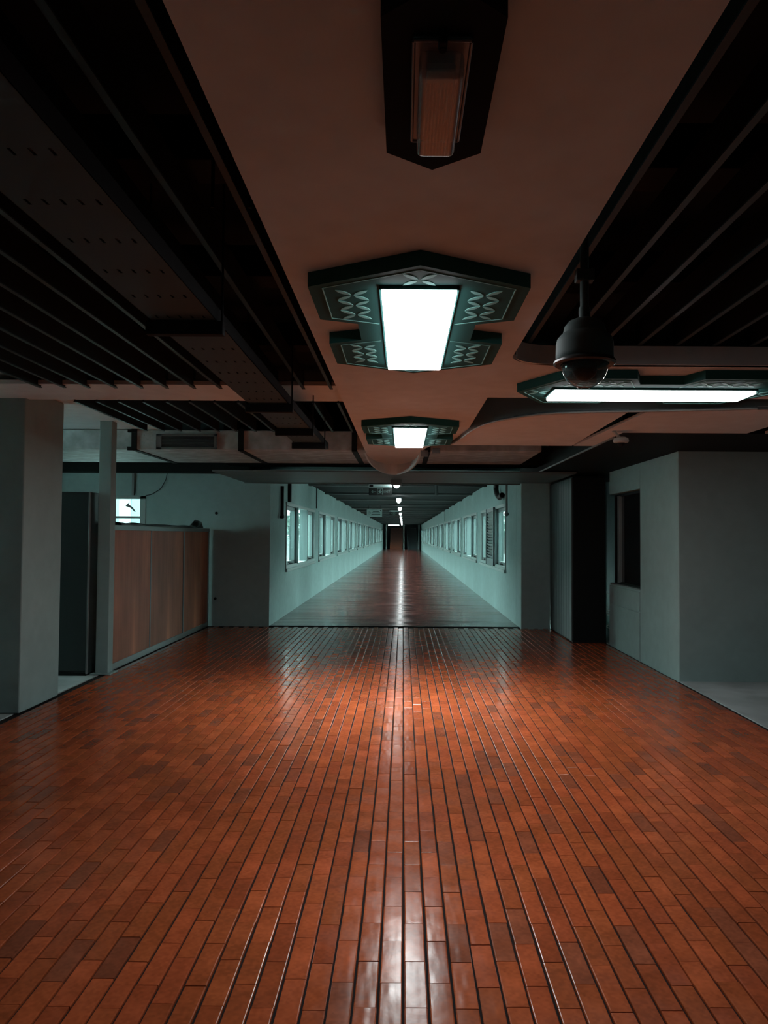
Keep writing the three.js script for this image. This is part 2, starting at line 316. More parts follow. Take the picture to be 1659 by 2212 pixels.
// ------------------------------------------------------------------ slotted cable tray with cross bars
{
  const TY = EYE + 0.835, holes = [];
  const t = thing('cable_tray', 'long slotted grey steel cable tray hung under the black fin ceiling', 'cable tray', [-0.8625, TY, 0]);
  for (let r = 0; r < 31; r++) { const z = -1.596 + (r > 26 ? 0 : 0) + 0.245 * 5 - r * 0.245; for (let k = 0; k < 5; k++) { const x = -0.09 + k * 0.045; if (z < 0.4 && z > -7.1) holes.push([[x - 0.004, z - 0.016], [x + 0.004, z - 0.016], [x + 0.004, z + 0.016], [x - 0.004, z + 0.016]]); } }
  mesh('tray_floor', plate([[-0.1275, 0.6], [0.1275, 0.6], [0.1275, -7.2], [-0.1275, -7.2]], 0, 0.003, holes), M.trayMetal, t);
  for (const s of [-1, 1]) mesh('tray_side', bx(s * 0.1275, s * 0.1245, 0, 0.06, -7.2, 0.6), M.darkSteel, t);  // near-black colour stands in for shade on the unlit tray sides
  mesh('cable_bundle', [tube([[-0.05, 0.03, 0.5], [-0.04, 0.028, -2], [-0.06, 0.03, -4], [-0.05, 0.03, -7.1]], 0.024, 40, 8), tube([[0.03, 0.022, 0.5], [0.04, 0.022, -2], [0.02, 0.022, -5], [0.04, 0.022, -7.1]], 0.018, 40, 8), tube([[0.085, 0.02, 0.5], [0.08, 0.02, -3], [0.09, 0.02, -7.1]], 0.015, 40, 8)], M.cable, t);
  for (const z of [-1.05, -2.88, -4.7, -5.8, -6.67]) {
    mesh('cross_bar', bx(-0.148, 0.155, -0.056, -0.002, z - 0.02, z + 0.02, 0.004), M.darkSteel, t);
    for (const x of [-0.14, 0.147]) mesh('hanger_rod', rod([x, -0.03, z], [x, z > -5.4 || z < -6.07 ? 0.72 : 0.265, z], 0.005), M.darkSteel, t);
  }
}

// ------------------------------------------------------------------ lamps
const petalGeo = (() => {
  const s = new THREE.Shape(), l = 0.037, w = 0.0115; s.moveTo(-l, 0); s.quadraticCurveTo(0, 2 * w, l, 0); s.quadraticCurveTo(0, -2 * w, -l, 0);
  const g = new THREE.ExtrudeGeometry(s, { depth: 0.002, bevelEnabled: false, curveSegments: 8 }); g.rotateX(-Math.PI / 2); g.translate(0, -0.002, 0); return planarUV(g);
})();
const lineGeo = (pts, w = 0.004) => {      // thin inlay strip along a path, below y = 0
  const gs = [];
  for (let i = 1; i < pts.length; i++) {
    const [x0, z0] = pts[i - 1], [x1, z1] = pts[i], l = Math.hypot(x1 - x0, z1 - z0), g = bx(-l / 2 - w / 2, l / 2 + w / 2, -0.002, 0, -w / 2, w / 2);
    g.rotateY(-Math.atan2(z1 - z0, x1 - x0)); g.translate((x0 + x1) / 2, 0, (z0 + z1) / 2); gs.push(g);
  }
  return join(gs);
};
function panelLamp(label, x, z, turn, power, beam) {
  const t = thing('hexagonal_panel_lamp', label, 'lamp', [x, LY, z], 'lit hexagonal panel lamps'); t.rotation.y = turn;
  const half = [[0, -0.785], [0.388, -0.575], [0.388, -0.185], [0.24, -0.125], [0.24, 0.125], [0.388, 0.185], [0.388, 0.575], [0, 0.785]];
  const out = [...half, ...half.slice(1, -1).reverse().map(([a, b]) => [-a, b])];
  mesh('board', plate(out, 0, 0.0505), M.board, t);
  const lens = mesh('diffuser', bx(-0.131, 0.131, -0.030, 0, -0.585, 0.585, 0.006), M.lens, t); lens.userData.label = 'glowing white diffuser panel';
  mesh('diffuser_frame', [bx(-0.139, -0.1315, -0.012, 0, -0.593, 0.593), bx(0.1315, 0.139, -0.012, 0, -0.593, 0.593), bx(-0.139, 0.139, -0.012, 0, -0.593, -0.5855), bx(-0.139, 0.139, -0.012, 0, 0.5855, 0.593)], M.board, t);
  for (const s of [-1, 1]) {
    mesh('inlay_line', lineGeo([[-0.155, s * 0.131], [-0.338, s * 0.208], [-0.338, s * 0.565], [0, s * 0.746], [0.338, s * 0.565], [0.338, s * 0.208], [0.155, s * 0.131]]), M.inlay, t);
    const X = (cx, cz) => { for (const a of [-1, 1]) for (const b of [-1, 1]) { const p = mesh('petal', petalGeo, M.inlay, t); p.position.set(cx + a * 0.031, 0, cz + b * 0.029); p.rotation.y = -a * b * 0.78; } };
    for (const e of [-1, 1]) for (const q of [0.49, 0.373, 0.255]) X(e * 0.238, s * q);
    X(0, s * 0.655);
  }
  const l = new THREE.RectAreaLight(PANEL_LIGHT, power, 0.262, 1.17); l.name = 'panel_light'; l.position.y = -0.034; l.rotation.x = -Math.PI / 2; t.add(l);
  const s = new THREE.SpotLight(PANEL_LIGHT, beam, 0, 0.98, 1); s.name = 'added_floor_spot'; s.position.y = -0.045; s.castShadow = true; s.shadow.radius = 7;  // extra spot added to pool light on the floor below the panel
  s.target.name = 'added_spot_aim'; s.target.position.set(0, -2.3, 0); t.add(s, s.target);
  return t;
}
panelLamp('large lit hexagonal panel lamp with petal inlays on the pale strip before the side branches', 0.05, -3.125, 0, PANEL_POWER * 0.06, ADDED_SPOT_POWER * 0.18);
panelLamp('lit hexagonal panel lamp near the rounded end of the pale strip', 0.05, -6.42, 0, PANEL_POWER, ADDED_SPOT_POWER);
panelLamp('lit hexagonal panel lamp turned crosswise on the side branch behind the dome camera', 1.46, -4.405, Math.PI / 2, PANEL_POWER * 0.06, ADDED_SPOT_POWER * 0.10);
{ // unlit emergency bulkhead on a small black hexagonal board
  const t = thing('bulkhead_lamp', 'unlit ribbed glass bulkhead lamp on a small black hexagonal board', 'lamp', [0.063, EYE + 0.862, -1.42]);
  mesh('board', plate([[0, -0.30], [0.106, -0.222], [0.106, 0.215], [0, 0.30], [-0.106, 0.215], [-0.106, -0.222]], 0, 0.0505), M.blackBoard, t);
  mesh('base_rim', bx(-0.052, 0.052, -0.010, 0.0, -0.155, 0.175, 0.008), M.bulkRim ??= phy(L(0.05, 0.05, 0.052), 0.3), t);
  const gl = mesh('glass_cover', bx(-0.040, 0.040, -0.058, -0.008, -0.135, 0.150, 0.012), M.bulkGlass, t);
  mesh('reflector', bx(-0.026, 0.026, -0.030, -0.014, -0.12, 0.12, 0.004), M.reflector, t);
  for (let i = 0; i < 9; i++) mesh('glass_rib', rod([-0.026 + i * 0.0065, -0.0565, -0.125], [-0.026 + i * 0.0065, -0.0565, 0.125], 0.0016, 6), M.bulkGlass, gl);
  mesh('rim_bead', [rod([-0.050, -0.010, -0.150], [-0.050, -0.010, 0.170], 0.0035), rod([0.050, -0.010, -0.150], [0.050, -0.010, 0.170], 0.0035), rod([-0.050, -0.010, 0.172], [0.050, -0.010, 0.172], 0.0035), rod([-0.050, -0.010, -0.152], [0.050, -0.010, -0.152], 0.0035)], M.bead ??= phy(L(0.14, 0.14, 0.145), 0.25), t);
  mesh('latch', [bx(-0.008, 0.008, -0.022, 0, 0.158, 0.185, 0.004), rod([0, -0.024, 0.165], [0, -0.014, 0.165], 0.007)], M.black, t);
}

// ------------------------------------------------------------------ large dome camera
function lathe(profile, seg = 40) { const g = new THREE.LatheGeometry(profile.map(([r, y]) => new THREE.Vector2(r, y)), seg); return planarUV(toCreasedNormals(g.toNonIndexed(), 0.6)); }
{
  const t = thing('dome_camera', 'large hanging dome camera with a clear bubble beside the pale strip', 'camera', [0.603, 1.945, -2.46]);
  mesh('housing', lathe([[0.0, 0.235], [0.03, 0.234], [0.052, 0.225], [0.066, 0.208], [0.071, 0.186], [0.080, 0.178], [0.090, 0.166], [0.094, 0.150], [0.095, 0.115], [0.095, 0.098], [0.090, 0.090]]), M.domeShell, t);
  mesh('rim', lathe([[0.094, 0.098], [0.102, 0.090], [0.103, 0.083], [0.096, 0.078], [0.080, 0.080], [0.076, 0.090]]), M.darkRim ??= std(L(0.035, 0.045, 0.045), 0.35), t);
  const prof = []; for (let i = 0; i <= 16; i++) { const a = Math.PI / 2 * i / 16; prof.push([0.077 * Math.cos(a) + 1e-5, 0.080 - 0.080 * Math.sin(a)]); }
  mesh('bubble', lathe(prof.reverse()), M.domeGlass, t);
  mesh('lens_unit', [new THREE.SphereGeometry(0.042, 20, 14).translate(0, 0.068, 0), bx(-0.05, 0.05, 0.08, 0.10, -0.05, 0.05)].map(planarUV), M.black, t);
  mesh('pole', [rod([0, 0.232, 0], [0, 0.60, 0], 0.0145, 14), rod([0, 0.235, 0], [0, 0.272, 0], 0.019, 14)], M.domeShell, t);
  mesh('clamp', bx(-0.03, 0.03, 0.36, 0.40, -0.02, 0.02, 0.004), M.domeShell, t);
}
// small white dome camera under the dark right soffit
{
  const t = thing('small_dome_camera', 'small white dome camera on a short bent arm under the dark soffit edge', 'camera', [1.80, 2.228, -6.12]); t.scale.setScalar(1.18);
  mesh('arm', tube([[-0.06, 0.082, 0.03], [-0.04, 0.06, 0.02], [-0.005, 0.03, 0.0]], 0.012, 10, 8), M.whitePaint, t);
  mesh('housing', lathe([[0.0, 0.042], [0.03, 0.042], [0.05, 0.032], [0.055, 0.015], [0.05, 0.004], [0.03, 0.0]], 28), M.whitePaint, t);
  mesh('bubble', new THREE.SphereGeometry(0.026, 20, 12).translate(0, 0.0, 0), M.black, t);
}

// ------------------------------------------------------------------ curved soffit on the right
{
  const SY = EYE + 0.875;
  const rim = [[0.46, -7.1], [0.50, -6.8], [0.53, -6.5], [0.56, -6.2], [0.60, -5.95], [0.68, -5.7], [0.79, -5.52], [0.93, -5.36], [1.10, -5.25], [1.4, -5.18], [1.7, -5.14], [2.1, -5.07], [2.5, -5.0], [3.2, -4.92], [7, -4.9]];
  const c = struct('ceiling_soffit_right', 'dropped grey soffit with a sweeping curved front beyond the side branch');
  // split into panels with narrow open joints
  const curve = new THREE.CatmullRomCurve3(rim.map(([x, z]) => new THREE.Vector3(x, 0, z)), false, 'catmullrom', 0.5).getPoints(70).map((v) => [v.x, v.z]);
  const cutAt = [1.62, 2.9];     // panel joints run along z, slightly skewed
  const parts = [[-1, cutAt[0]], [cutAt[0] + 0.015, cutAt[1]], [cutAt[1] + 0.015, 9]];
  for (const [a, b] of parts) {
    const seg = curve.filter(([x]) => x > a && x < b); if (!seg.length) continue;
    const back = [[Math.min(b, 7), -7.12], [Math.max(a, 0.46), -7.12]];
    mesh('soffit_panel', plate([...seg, ...back], SY, SY + 0.02), M.ceiling, c);
  }
  const P = [], idx = [];
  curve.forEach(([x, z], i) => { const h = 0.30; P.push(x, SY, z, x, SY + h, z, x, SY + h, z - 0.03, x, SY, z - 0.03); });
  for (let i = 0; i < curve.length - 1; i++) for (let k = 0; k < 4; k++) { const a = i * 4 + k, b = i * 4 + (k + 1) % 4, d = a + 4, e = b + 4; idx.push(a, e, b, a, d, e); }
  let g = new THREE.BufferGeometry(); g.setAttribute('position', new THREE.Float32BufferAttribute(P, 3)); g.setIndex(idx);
  mesh('curved_fascia', planarUV(toCreasedNormals(g, 0.6)), M.fasciaShade ??= std(L(0.13, 0.17, 0.165), 0.45), c);  // grey-green colour carries the shade and teal lamp tint on this front
  mesh('edge_bead', tube(curve.slice(0, 60).map(([x, z]) => [x, SY + 0.004, z + 0.006]), 0.008, 120, 8), M.whitePaint, c);
}
struct('ceiling_dark_right', 'black dropped soffit above the tall cupboard and the hatch window', bx(1.84, 7, EYE + 0.872, 2.6, -11.72, -6.2), M.black);
struct('trim_3', 'thin pale edge trim along the black dropped soffit', bx(1.828, 1.842, EYE + 0.862, EYE + 0.878, -11.0, -6.45), M.alu);

// ------------------------------------------------------------------ duct with grille
{
  const DY0 = EYE + 0.95, DY1 = EYE + 1.175;
  const t = thing('air_duct', 'foil wrapped air duct with dark straps crossing before the corridor', 'duct', [0, DY0, -9.05]);
  mesh('duct_body', bx(-7.9, 1.55, 0, DY1 - DY0, -0.75, 0.75, 0.015), M.duct, t);
  for (const x of [-3.03, -1.83, -0.555, 0.27]) {
    mesh('strap', [bx(x - 0.03, x + 0.03, -0.008, DY1 - DY0 + 0.01, 0.745, 0.765), bx(x - 0.03, x + 0.03, -0.010, 0.004, -0.76, 0.765)], M.darkSteel, t);
  }
  mesh('bracket_plate', [bx(-3.10, -3.00, -0.012, 0.03, 0.75, 0.775), bx(-3.10, -3.00, 0.19, 0.225, 0.75, 0.775)], M.darkSteel, t);
  const gr = mesh('grille_frame', [bx(-2.78, -2.72, 0.005, 0.175, 0.748, 0.772), bx(-2.13, -2.10, 0.005, 0.175, 0.748, 0.772), bx(-2.78, -2.10, 0.005, 0.025, 0.748, 0.772), bx(-2.78, -2.10, 0.155, 0.175, 0.748, 0.772)], M.greyMetal, t);
  mesh('grille_back', bx(-2.75, -2.11, 0.02, 0.16, 0.750, 0.753), M.black, t);
  for (let i = 0; i < 8; i++) { const g = bx(-0.31, 0.31, -0.001, 0.001, -0.010, 0.010); g.rotateX(0.7); const s = mesh('slat', g, M.greyMetal, gr); s.position.set(-2.43, 0.034 + i * 0.0165, 0.762); }
  for (let r = 0; r < 4; r++) for (let k = 0; k < 3; k++) mesh('tape_tab', bx(-2.98 + k * 0.085 + (r % 2) * 0.04, -2.955 + k * 0.085 + (r % 2) * 0.04, 0.02 + r * 0.045, 0.034 + r * 0.045, 0.748, 0.753), M.whitePaint, t);
}
struct('beam_left', 'black ceiling beam above the end wall with the bright window', bx(-8, -2.4, 2.42, ROOF, -11.83, -11.55), M.black);
struct('beam_recess_shade', 'black box standing in for the shade of the ceiling recess behind the air duct', bx(-2.4, 1.84, 2.40, ROOF, -10.3, -9.82), M.black);  // solid black box put in for the dark gap behind the duct
{
  const c = struct('ceiling_boards', 'dark grey board soffit leading into the corridor mouth');
  for (let i = 0; i < 9; i++) mesh('board', bx(-2.55, 2.3, 2.288, 2.31, -9.83 - i * 0.225, -9.83 - i * 0.225 - 0.219, 0.003), M.boards ??= std(L(0.12, 0.15, 0.15), 0.5), c);
  mesh('front_edge', bx(-2.55, 2.3, 2.27, 2.31, -11.87, -11.83), M.boards, c);
}
one('junction_box', 'small grey junction box fixed to the board soffit under the rounded ceiling end', 'box', [bx(-0.19, -0.03, 2.225, 2.29, -11.35, -11.05, 0.006), bx(-0.185, -0.035, 2.218, 2.226, -11.34, -11.06, 0.003)], M.greyMetal);
one('recessed_slot_light', 'unlit narrow slot light on the black recess box behind the duct', 'lamp', [bx(-1.15, -0.75, 2.455, 2.47, -9.822, -9.805, 0.002), bx(-1.08, -0.72, 2.42, 2.43, -9.822, -9.805, 0.002)], M.greyMetal);
one('strip_bracket', 'small pale bracket pair hanging at the rounded end of the pale strip', 'bracket', [bx(0.18, 0.26, 2.30, 2.365, -7.95, -7.90, 0.004), bx(0.30, 0.38, 2.31, 2.365, -7.75, -7.70, 0.004)], M.greyMetal);

// ------------------------------------------------------------------ left: post, plywood partition, dark cabinet
one('steel_post', 'slim white square post at the end of the plywood partition', 'post', [bx(-3.175, -3.045, 0, 2.63, -7.83, -7.70, 0.006), bx(-3.215, -3.005, 0, 0.012, -7.87, -7.66, 0.003)], M.wall);
{
  const t = thing('plywood_partition', 'low plywood partition in an aluminium frame beside the brick floor', 'partition', [-3.08, 0, -9.8]);
  const zs = [1.96, 0.71, -0.64, -1.95];
  for (let i = 0; i < 3; i++) mesh('plywood_panel', bx(-0.035, -0.012, 0.06, 1.50, zs[i + 1] + 0.012, zs[i] - 0.012), M.wood, t);
  zs.forEach((z, i) => mesh('mullion', bx(-0.045, i === 1 ? -0.006 : 0, 0.0, 1.53, z - (i === 1 ? 0.014 : 0.022), z + (i === 1 ? 0.014 : 0.022), 0.003), M.alu, t));
  mesh('bottom_rail', bx(-0.045, 0, 0, 0.07, -1.95, 1.96, 0.003), M.alu, t);
  mesh('top_rail', bx(-0.05, 0.004, 1.49, 1.545, -1.97, 1.98, 0.003), M.alu, t);
}
{ // crumpled dark sheet lying along the partition top
  const P = [], idx = [], N = 40;
  for (let i = 0; i <= N; i++) {
    const u = i / N, z = -8.0 - 3.4 * u, w = 0.10 * (0.7 + 0.5 * vnoise(u * 9, 1.5, 60, 60)) * (u > 0.95 ? (1 - u) * 18 + 0.1 : 1), hgt = 0.012 + 0.03 * vnoise(u * 12, 4.2, 60, 60) + (u > 0.86 ? 0.10 * Math.sin((u - 0.86) / 0.14 * Math.PI) : 0);
    for (const [a, b] of [[-w, 0.001], [-w * 0.3, hgt], [w * 0.4, hgt * 0.8], [w * 0.7, 0.001]]) P.push(-3.1 + a, 1.546 + b, z);
  }
  for (let i = 0; i < N; i++) for (let k = 0; k < 4; k++) { const a = i * 4 + k, b = i * 4 + (k + 1) % 4, d = a + 4, e = b + 4; idx.push(a, b, e, a, e, d); }
  const g = new THREE.BufferGeometry(); g.setAttribute('position', new THREE.Float32BufferAttribute(P, 3)); g.setIndex(idx); g.computeVertexNormals();
  one('plastic_sheet', 'crumpled dark plastic sheet lying along the top of the plywood partition', 'sheet', planarUV(g), M.sheet ??= std(L(0.02, 0.035, 0.034), 0.4));
}
{
  const t = thing('metal_cabinet', 'dark metal cabinet standing between the white pillar and slim post', 'cabinet', [-3.62, 0, -7.95]);
  mesh('body', bx(-0.44, 0.40, 0.02, 1.88, -0.35, 0.33, 0.008), M.cabinet, t);
  for (const s of [0, 1]) { const d = mesh('door', bx(-0.435 + s * 0.42, -0.02 + s * 0.415, 0.05, 1.86, 0.33, 0.35, 0.005), M.cabinet, t); mesh('handle', bx(-0.06 + s * 0.1, -0.045 + s * 0.1, 0.9, 1.05, 0.35, 0.375, 0.004), M.greyMetal, d); }
  mesh('corner_strip', bx(0.388, 0.404, 0.02, 1.88, 0.33, 0.354, 0.003), M.greyMetal, t);
  mesh('plinth', bx(-0.43, 0.39, 0, 0.03, -0.34, 0.34), M.black, t);
}
for (const [y, l] of [[1.79, 'small dark wall hole above the partition end on the end wall'], [0.43, 'small dark wall hole near the floor on the end wall']])
  one('wall_plug', l, 'plug', [rod([-2.99, y, -11.85], [-2.99, y, -11.825], 0.022, 12), rod([-2.99, y, -11.84], [-2.99, y, -11.815], 0.010, 10)], M.black, 'wall plugs');
one('wall_conduit', 'thin grey conduit running up from the bright window', 'conduit', [bx(-4.34, -4.30, 2.07, 2.43, -11.845, -11.80, 0.004)], M.greyMetal);
one('wall_cable', 'loose dark cable curving down the end wall beside the conduit', 'cable', tube([[-3.78, 2.44, -11.82], [-3.80, 2.32, -11.815], [-3.88, 2.18, -11.82], [-4.02, 2.09, -11.825], [-4.12, 2.065, -11.82]], 0.006, 24, 6), M.cable);

// ------------------------------------------------------------------ windows
let winNo = 2;
{
  const w = struct('window_2', 'wide high daylight window in the side wall behind the dark cabinet');
  mesh('window_frame', [bx(-8.12, -7.985, 1.4, 1.46, -8.25, -6.05), bx(-8.12, -7.985, 2.54, 2.6, -8.25, -6.05), bx(-8.12, -7.985, 1.4, 2.6, -8.25, -8.17), bx(-8.12, -7.985, 1.4, 2.6, -6.13, -6.05)], M.frame, w);
  mesh('mullion', bx(-8.12, -7.985, 1.46, 2.54, -7.19, -7.11), M.sash, w);
  for (const [p, q] of [[-8.17, -7.19], [-7.11, -6.13]]) mesh('pane', bx(-8.062, -8.058, 1.46, 2.54, p, q), M.glass, w);
}
function windowUnit(label, shut = false) {       // 4.3 m long unit in the yz plane, inner face at x = 0 looking to +x, centred in z
  const w = struct(`window_${++winNo}`, label);
  const hz = 2.15, y0 = 0.83, y1 = 2.05, m = 0.72;
  mesh('window_frame', frameGeo ??= join([bx(-0.14, 0.018, y0, y0 + 0.06, -hz, hz, 0.004), bx(-0.14, 0.018, y1 - 0.06, y1, -hz, hz, 0.004), bx(-0.14, 0.018, y0, y1, -hz, -hz + 0.06, 0.004), bx(-0.14, 0.018, y0, y1, hz - 0.06, hz, 0.004)]), M.frame, w);
  for (const z of [-m, m]) { const o = mesh('mullion', mullionGeo ??= bx(-0.14, 0.03, y0 + 0.05, y1 - 0.05, -0.045, 0.045, 0.004), M.sash, w); o.position.z = z; }
  mesh('window_sill', sillGeo ??= bx(0, 0.045, y0 - 0.05, y0 + 0.006, -hz - 0.03, hz + 0.03, 0.006), M.frame, w);
  for (const [a, b, s] of [[-hz + 0.06, -m - 0.045, 1], [-m + 0.045, m - 0.045, 0], [m + 0.045, hz - 0.06, 1]]) {
    const c = (a + b) / 2, l = (b - a) / 2 - 0.004;
    if (shut && !s) {
      const sh = mesh('shutter_frame', [bx(0.00, 0.06, y0 + 0.02, y1 - 0.02, a, a + 0.09, 0.004), bx(0.00, 0.06, y0 + 0.02, y1 - 0.02, b - 0.09, b, 0.004), bx(0.0, 0.05, y0 + 0.02, y0 + 0.16, a, b, 0.004), bx(0.0, 0.05, y1 - 0.10, y1 - 0.02, a, b, 0.004), bx(-0.05, -0.04, y0 + 0.05, y1 - 0.05, a, b)], M.sash, w);
      for (let i = 0; i < 16; i++) { const g = bx(-0.004, 0.004, -0.032, 0.032, a + 0.09, b - 0.09); g.rotateZ(-0.75); const o = mesh('slat', g, M.frame, sh); o.position.set(0.015, y0 + 0.19 + i * 0.061, 0); }
      continue;
    }
    if (s) {
      const f = mesh('sash', [bx(-0.09, -0.03, y0 + 0.06, y0 + 0.13, c - l, c + l, 0.004), bx(-0.09, -0.03, y1 - 0.13, y1 - 0.06, c - l, c + l, 0.004), bx(-0.09, -0.03, y0 + 0.06, y1 - 0.06, c - l, c - l + 0.07, 0.004), bx(-0.09, -0.03, y0 + 0.06, y1 - 0.06, c + l - 0.07, c + l, 0.004)], M.sash, w);
      mesh('stay', [bx(-0.03, 0.015, y0 + 0.075, y0 + 0.09, c - 0.05, c + 0.05, 0.003), rod([0.005, y0 + 0.085, c - 0.03], [-0.02, y0 + 0.10, c + 0.20], 0.008)], M.darkSteel, f);
    }
    mesh('pane', bx(-0.064, -0.060, y0 + 0.06, y1 - 0.06, c - l + (s ? 0.06 : 0), c + l - (s ? 0.06 : 0)), M.glass, w);
  }
  return w;
}
let frameGeo, mullionGeo, sillGeo;
const ord = ['first', 'second', 'third', 'fourth', 'fifth', 'sixth', 'seventh', 'eighth', 'ninth', 'tenth', 'eleventh', 'twelfth'];
const winZ = ord.map((_, i) => -15.55 - 5.2 * i);
for (const side of ['left', 'right']) {
  const x0 = side === 'left' ? LW : RW, s = side === 'left' ? -1 : 1, xa = Math.min(x0, x0 + s * 0.2), xb = Math.max(x0, x0 + s * 0.2), gs = [];
  gs.push(bx(xa, xb, -0.1, 0.83, Z_END - 2, side === 'left' ? -12.05 : -12.2), bx(xa, xb, 2.05, 2.7, Z_END - 2, side === 'left' ? -12.05 : -12.2));
  let z = side === 'left' ? -12.05 : -12.2; for (const c of winZ) { gs.push(bx(xa, xb, 0.83, 2.05, c + 2.15, z)); z = c - 2.15; } gs.push(bx(xa, xb, 0.83, 2.05, Z_END - 2, z));
  struct(`wall_corridor_${side}`, side === 'left' ? 'pale corridor wall of windows reached from the partition side' : 'pale corridor wall of windows that begins with the louvred shutter', gs, M.wall);
  winZ.forEach((zc, i) => {
    const w = windowUnit(side === 'left' ? `${ord[i]} window from the hall in the corridor wall facing the louvred shutter` : i ? `${ord[i]} window from the hall in the corridor wall with the louvred shutter` : 'window with a louvred shutter at the hall end of the corridor', side === 'right' && i === 0);
    w.position.set(x0, 0, zc); if (side === 'right') w.rotation.y = Math.PI;
  });
}
{ // bright window in the end wall
  const w = struct(`window_${++winNo}`, 'bright window in the end wall above the plywood partition'), z = Z_TH;
  mesh('window_frame', [bx(WX0, WX0 + 0.09, WY0, WY1, z - 0.12, z + 0.015, 0.004), bx(WX1 - 0.09, WX1, WY0, WY1, z - 0.12, z + 0.015, 0.004), bx(WX0, WX1, WY0, WY0 + 0.06, z - 0.12, z + 0.015, 0.004), bx(WX0, WX1, WY1 - 0.05, WY1, z - 0.12, z + 0.015, 0.004)], M.frame, w);
  mesh('transom', bx(WX0, WX1, 1.70, 1.735, z - 0.10, z - 0.02, 0.003), M.frame, w);
  mesh('pane', bx(WX0 + 0.08, WX1 - 0.08, WY0 + 0.05, WY1 - 0.04, z - 0.066, z - 0.062), M.glass, w);
  const s = new THREE.Shape([[0, 0.05], [0.05, 0.10], [0.06, 0.07], [0.12, 0.03], [0.17, -0.04], [0.15, -0.045], [0.08, 0.02], [0.04, 0.035]].map((p) => new THREE.Vector2(...p)));
  const g = planarUV(new THREE.ExtrudeGeometry(s, { depth: 0.003, bevelEnabled: false })); g.translate(-4.47, 1.85, z - 0.061); mesh('torn_film', g, M.greyMetal, w);
}

// ------------------------------------------------------------------ corridor ceiling, lamps, signs
struct('ceiling_corridor', 'dark corridor ceiling above the row of small lamps', bx(-2.4, 2.1, 2.60, 2.8, -77.9, -11.86), M.darkDeck);
{
  const c = struct('ceiling_corridor_beams', 'dark cross beams under the corridor ceiling');
  for (let i = 0; i < 18; i++) mesh('beam', bx(LW, RW, 2.555, 2.60, -13.175 - i * 3.45 - 0.1, -13.175 - i * 3.45 + 0.1, 0.006), M.beamGrey ??= std(L(0.035, 0.042, 0.042), 0.6), c);
}
for (let i = 0; i < 9; i++) {
  const z = -14.9 - i * 6.9, t = thing('corridor_lamp', `${ord[i]} small lit oval lamp from the hall along the corridor ceiling`, 'lamp', [-0.14, 2.44, z], 'small corridor lamps');
  mesh('base', [bx(-0.075, 0.075, 0.10, 0.16, -0.16, 0.16, 0.01)], M.greyMetal, t);
  const g = new THREE.SphereGeometry(1, 18, 12); g.scale(0.072, 0.095, 0.10); g.translate(0, 0.055, 0);
  mesh('globe', planarUV(g), M.lampOn, t);
  const l = new THREE.PointLight(L(0.9, 1, 1), 0.55); l.name = 'bulb_light'; l.position.y = 0.055; l.castShadow = true; l.shadow.radius = 3; t.add(l);
  if (i < 8) mesh('cover_plate', bx(-0.09, 0.09, 0.09, 0.158, -1.35, -1.0, 0.008), M.greyMetal, t);
}
function canvasTex(w, h, draw) { const c = document.createElement('canvas'); c.width = w; c.height = h; draw(c.getContext('2d'), w, h); const t = new THREE.CanvasTexture(c); t.colorSpace = THREE.SRGBColorSpace; return t; }
const exitTex = canvasTex(512, 176, (g, w, h) => {
  g.fillStyle = '#0c1413'; g.fillRect(0, 0, w, h); g.strokeStyle = g.fillStyle = '#6f8984'; g.lineWidth = 10;
  g.beginPath(); g.moveTo(150, 92); g.lineTo(58, 92); g.moveTo(92, 60); g.lineTo(58, 92); g.lineTo(92, 124); g.stroke();
  g.lineWidth = 11; g.beginPath(); g.moveTo(188, 162); g.lineTo(188, 18); g.lineTo(306, 18); g.lineTo(306, 162); g.stroke();
  g.beginPath(); g.arc(254, 48, 12, 0, 7); g.fill(); g.lineWidth = 13; g.beginPath(); g.moveTo(250, 66); g.lineTo(240, 104); g.lineTo(268, 124); g.lineTo(278, 156); g.moveTo(240, 104); g.lineTo(230, 136); g.lineTo(206, 146); g.moveTo(250, 70); g.lineTo(222, 82); g.lineTo(214, 104); g.moveTo(250, 70); g.lineTo(272, 92); g.lineTo(290, 90); g.stroke();
  g.fillStyle = '#465a56'; g.font = 'bold 72px sans-serif'; g.textAlign = 'left'; g.fillText('EXIT', 322, 116);
});
const noticeTex = canvasTex(512, 256, (g, w, h) => {
  g.fillStyle = '#8fa09d'; g.fillRect(0, 0, w, h); g.fillStyle = '#22302e';
  g.fillRect(200, 62, 210, 26); g.fillRect(156, 106, 296, 24); g.fillRect(156, 162, 300, 24); g.beginPath(); g.arc(464, 42, 22, 0, 7); g.fill();
  g.strokeStyle = '#4c605c'; g.lineWidth = 10; g.beginPath(); g.arc(84, 124, 44, 0, 7); g.stroke(); g.beginPath(); g.moveTo(60, 124); g.lineTo(84, 96); g.lineTo(108, 124); g.lineTo(84, 150); g.stroke();
});
function face(w, h, m) { return new THREE.PlaneGeometry(w, h); }
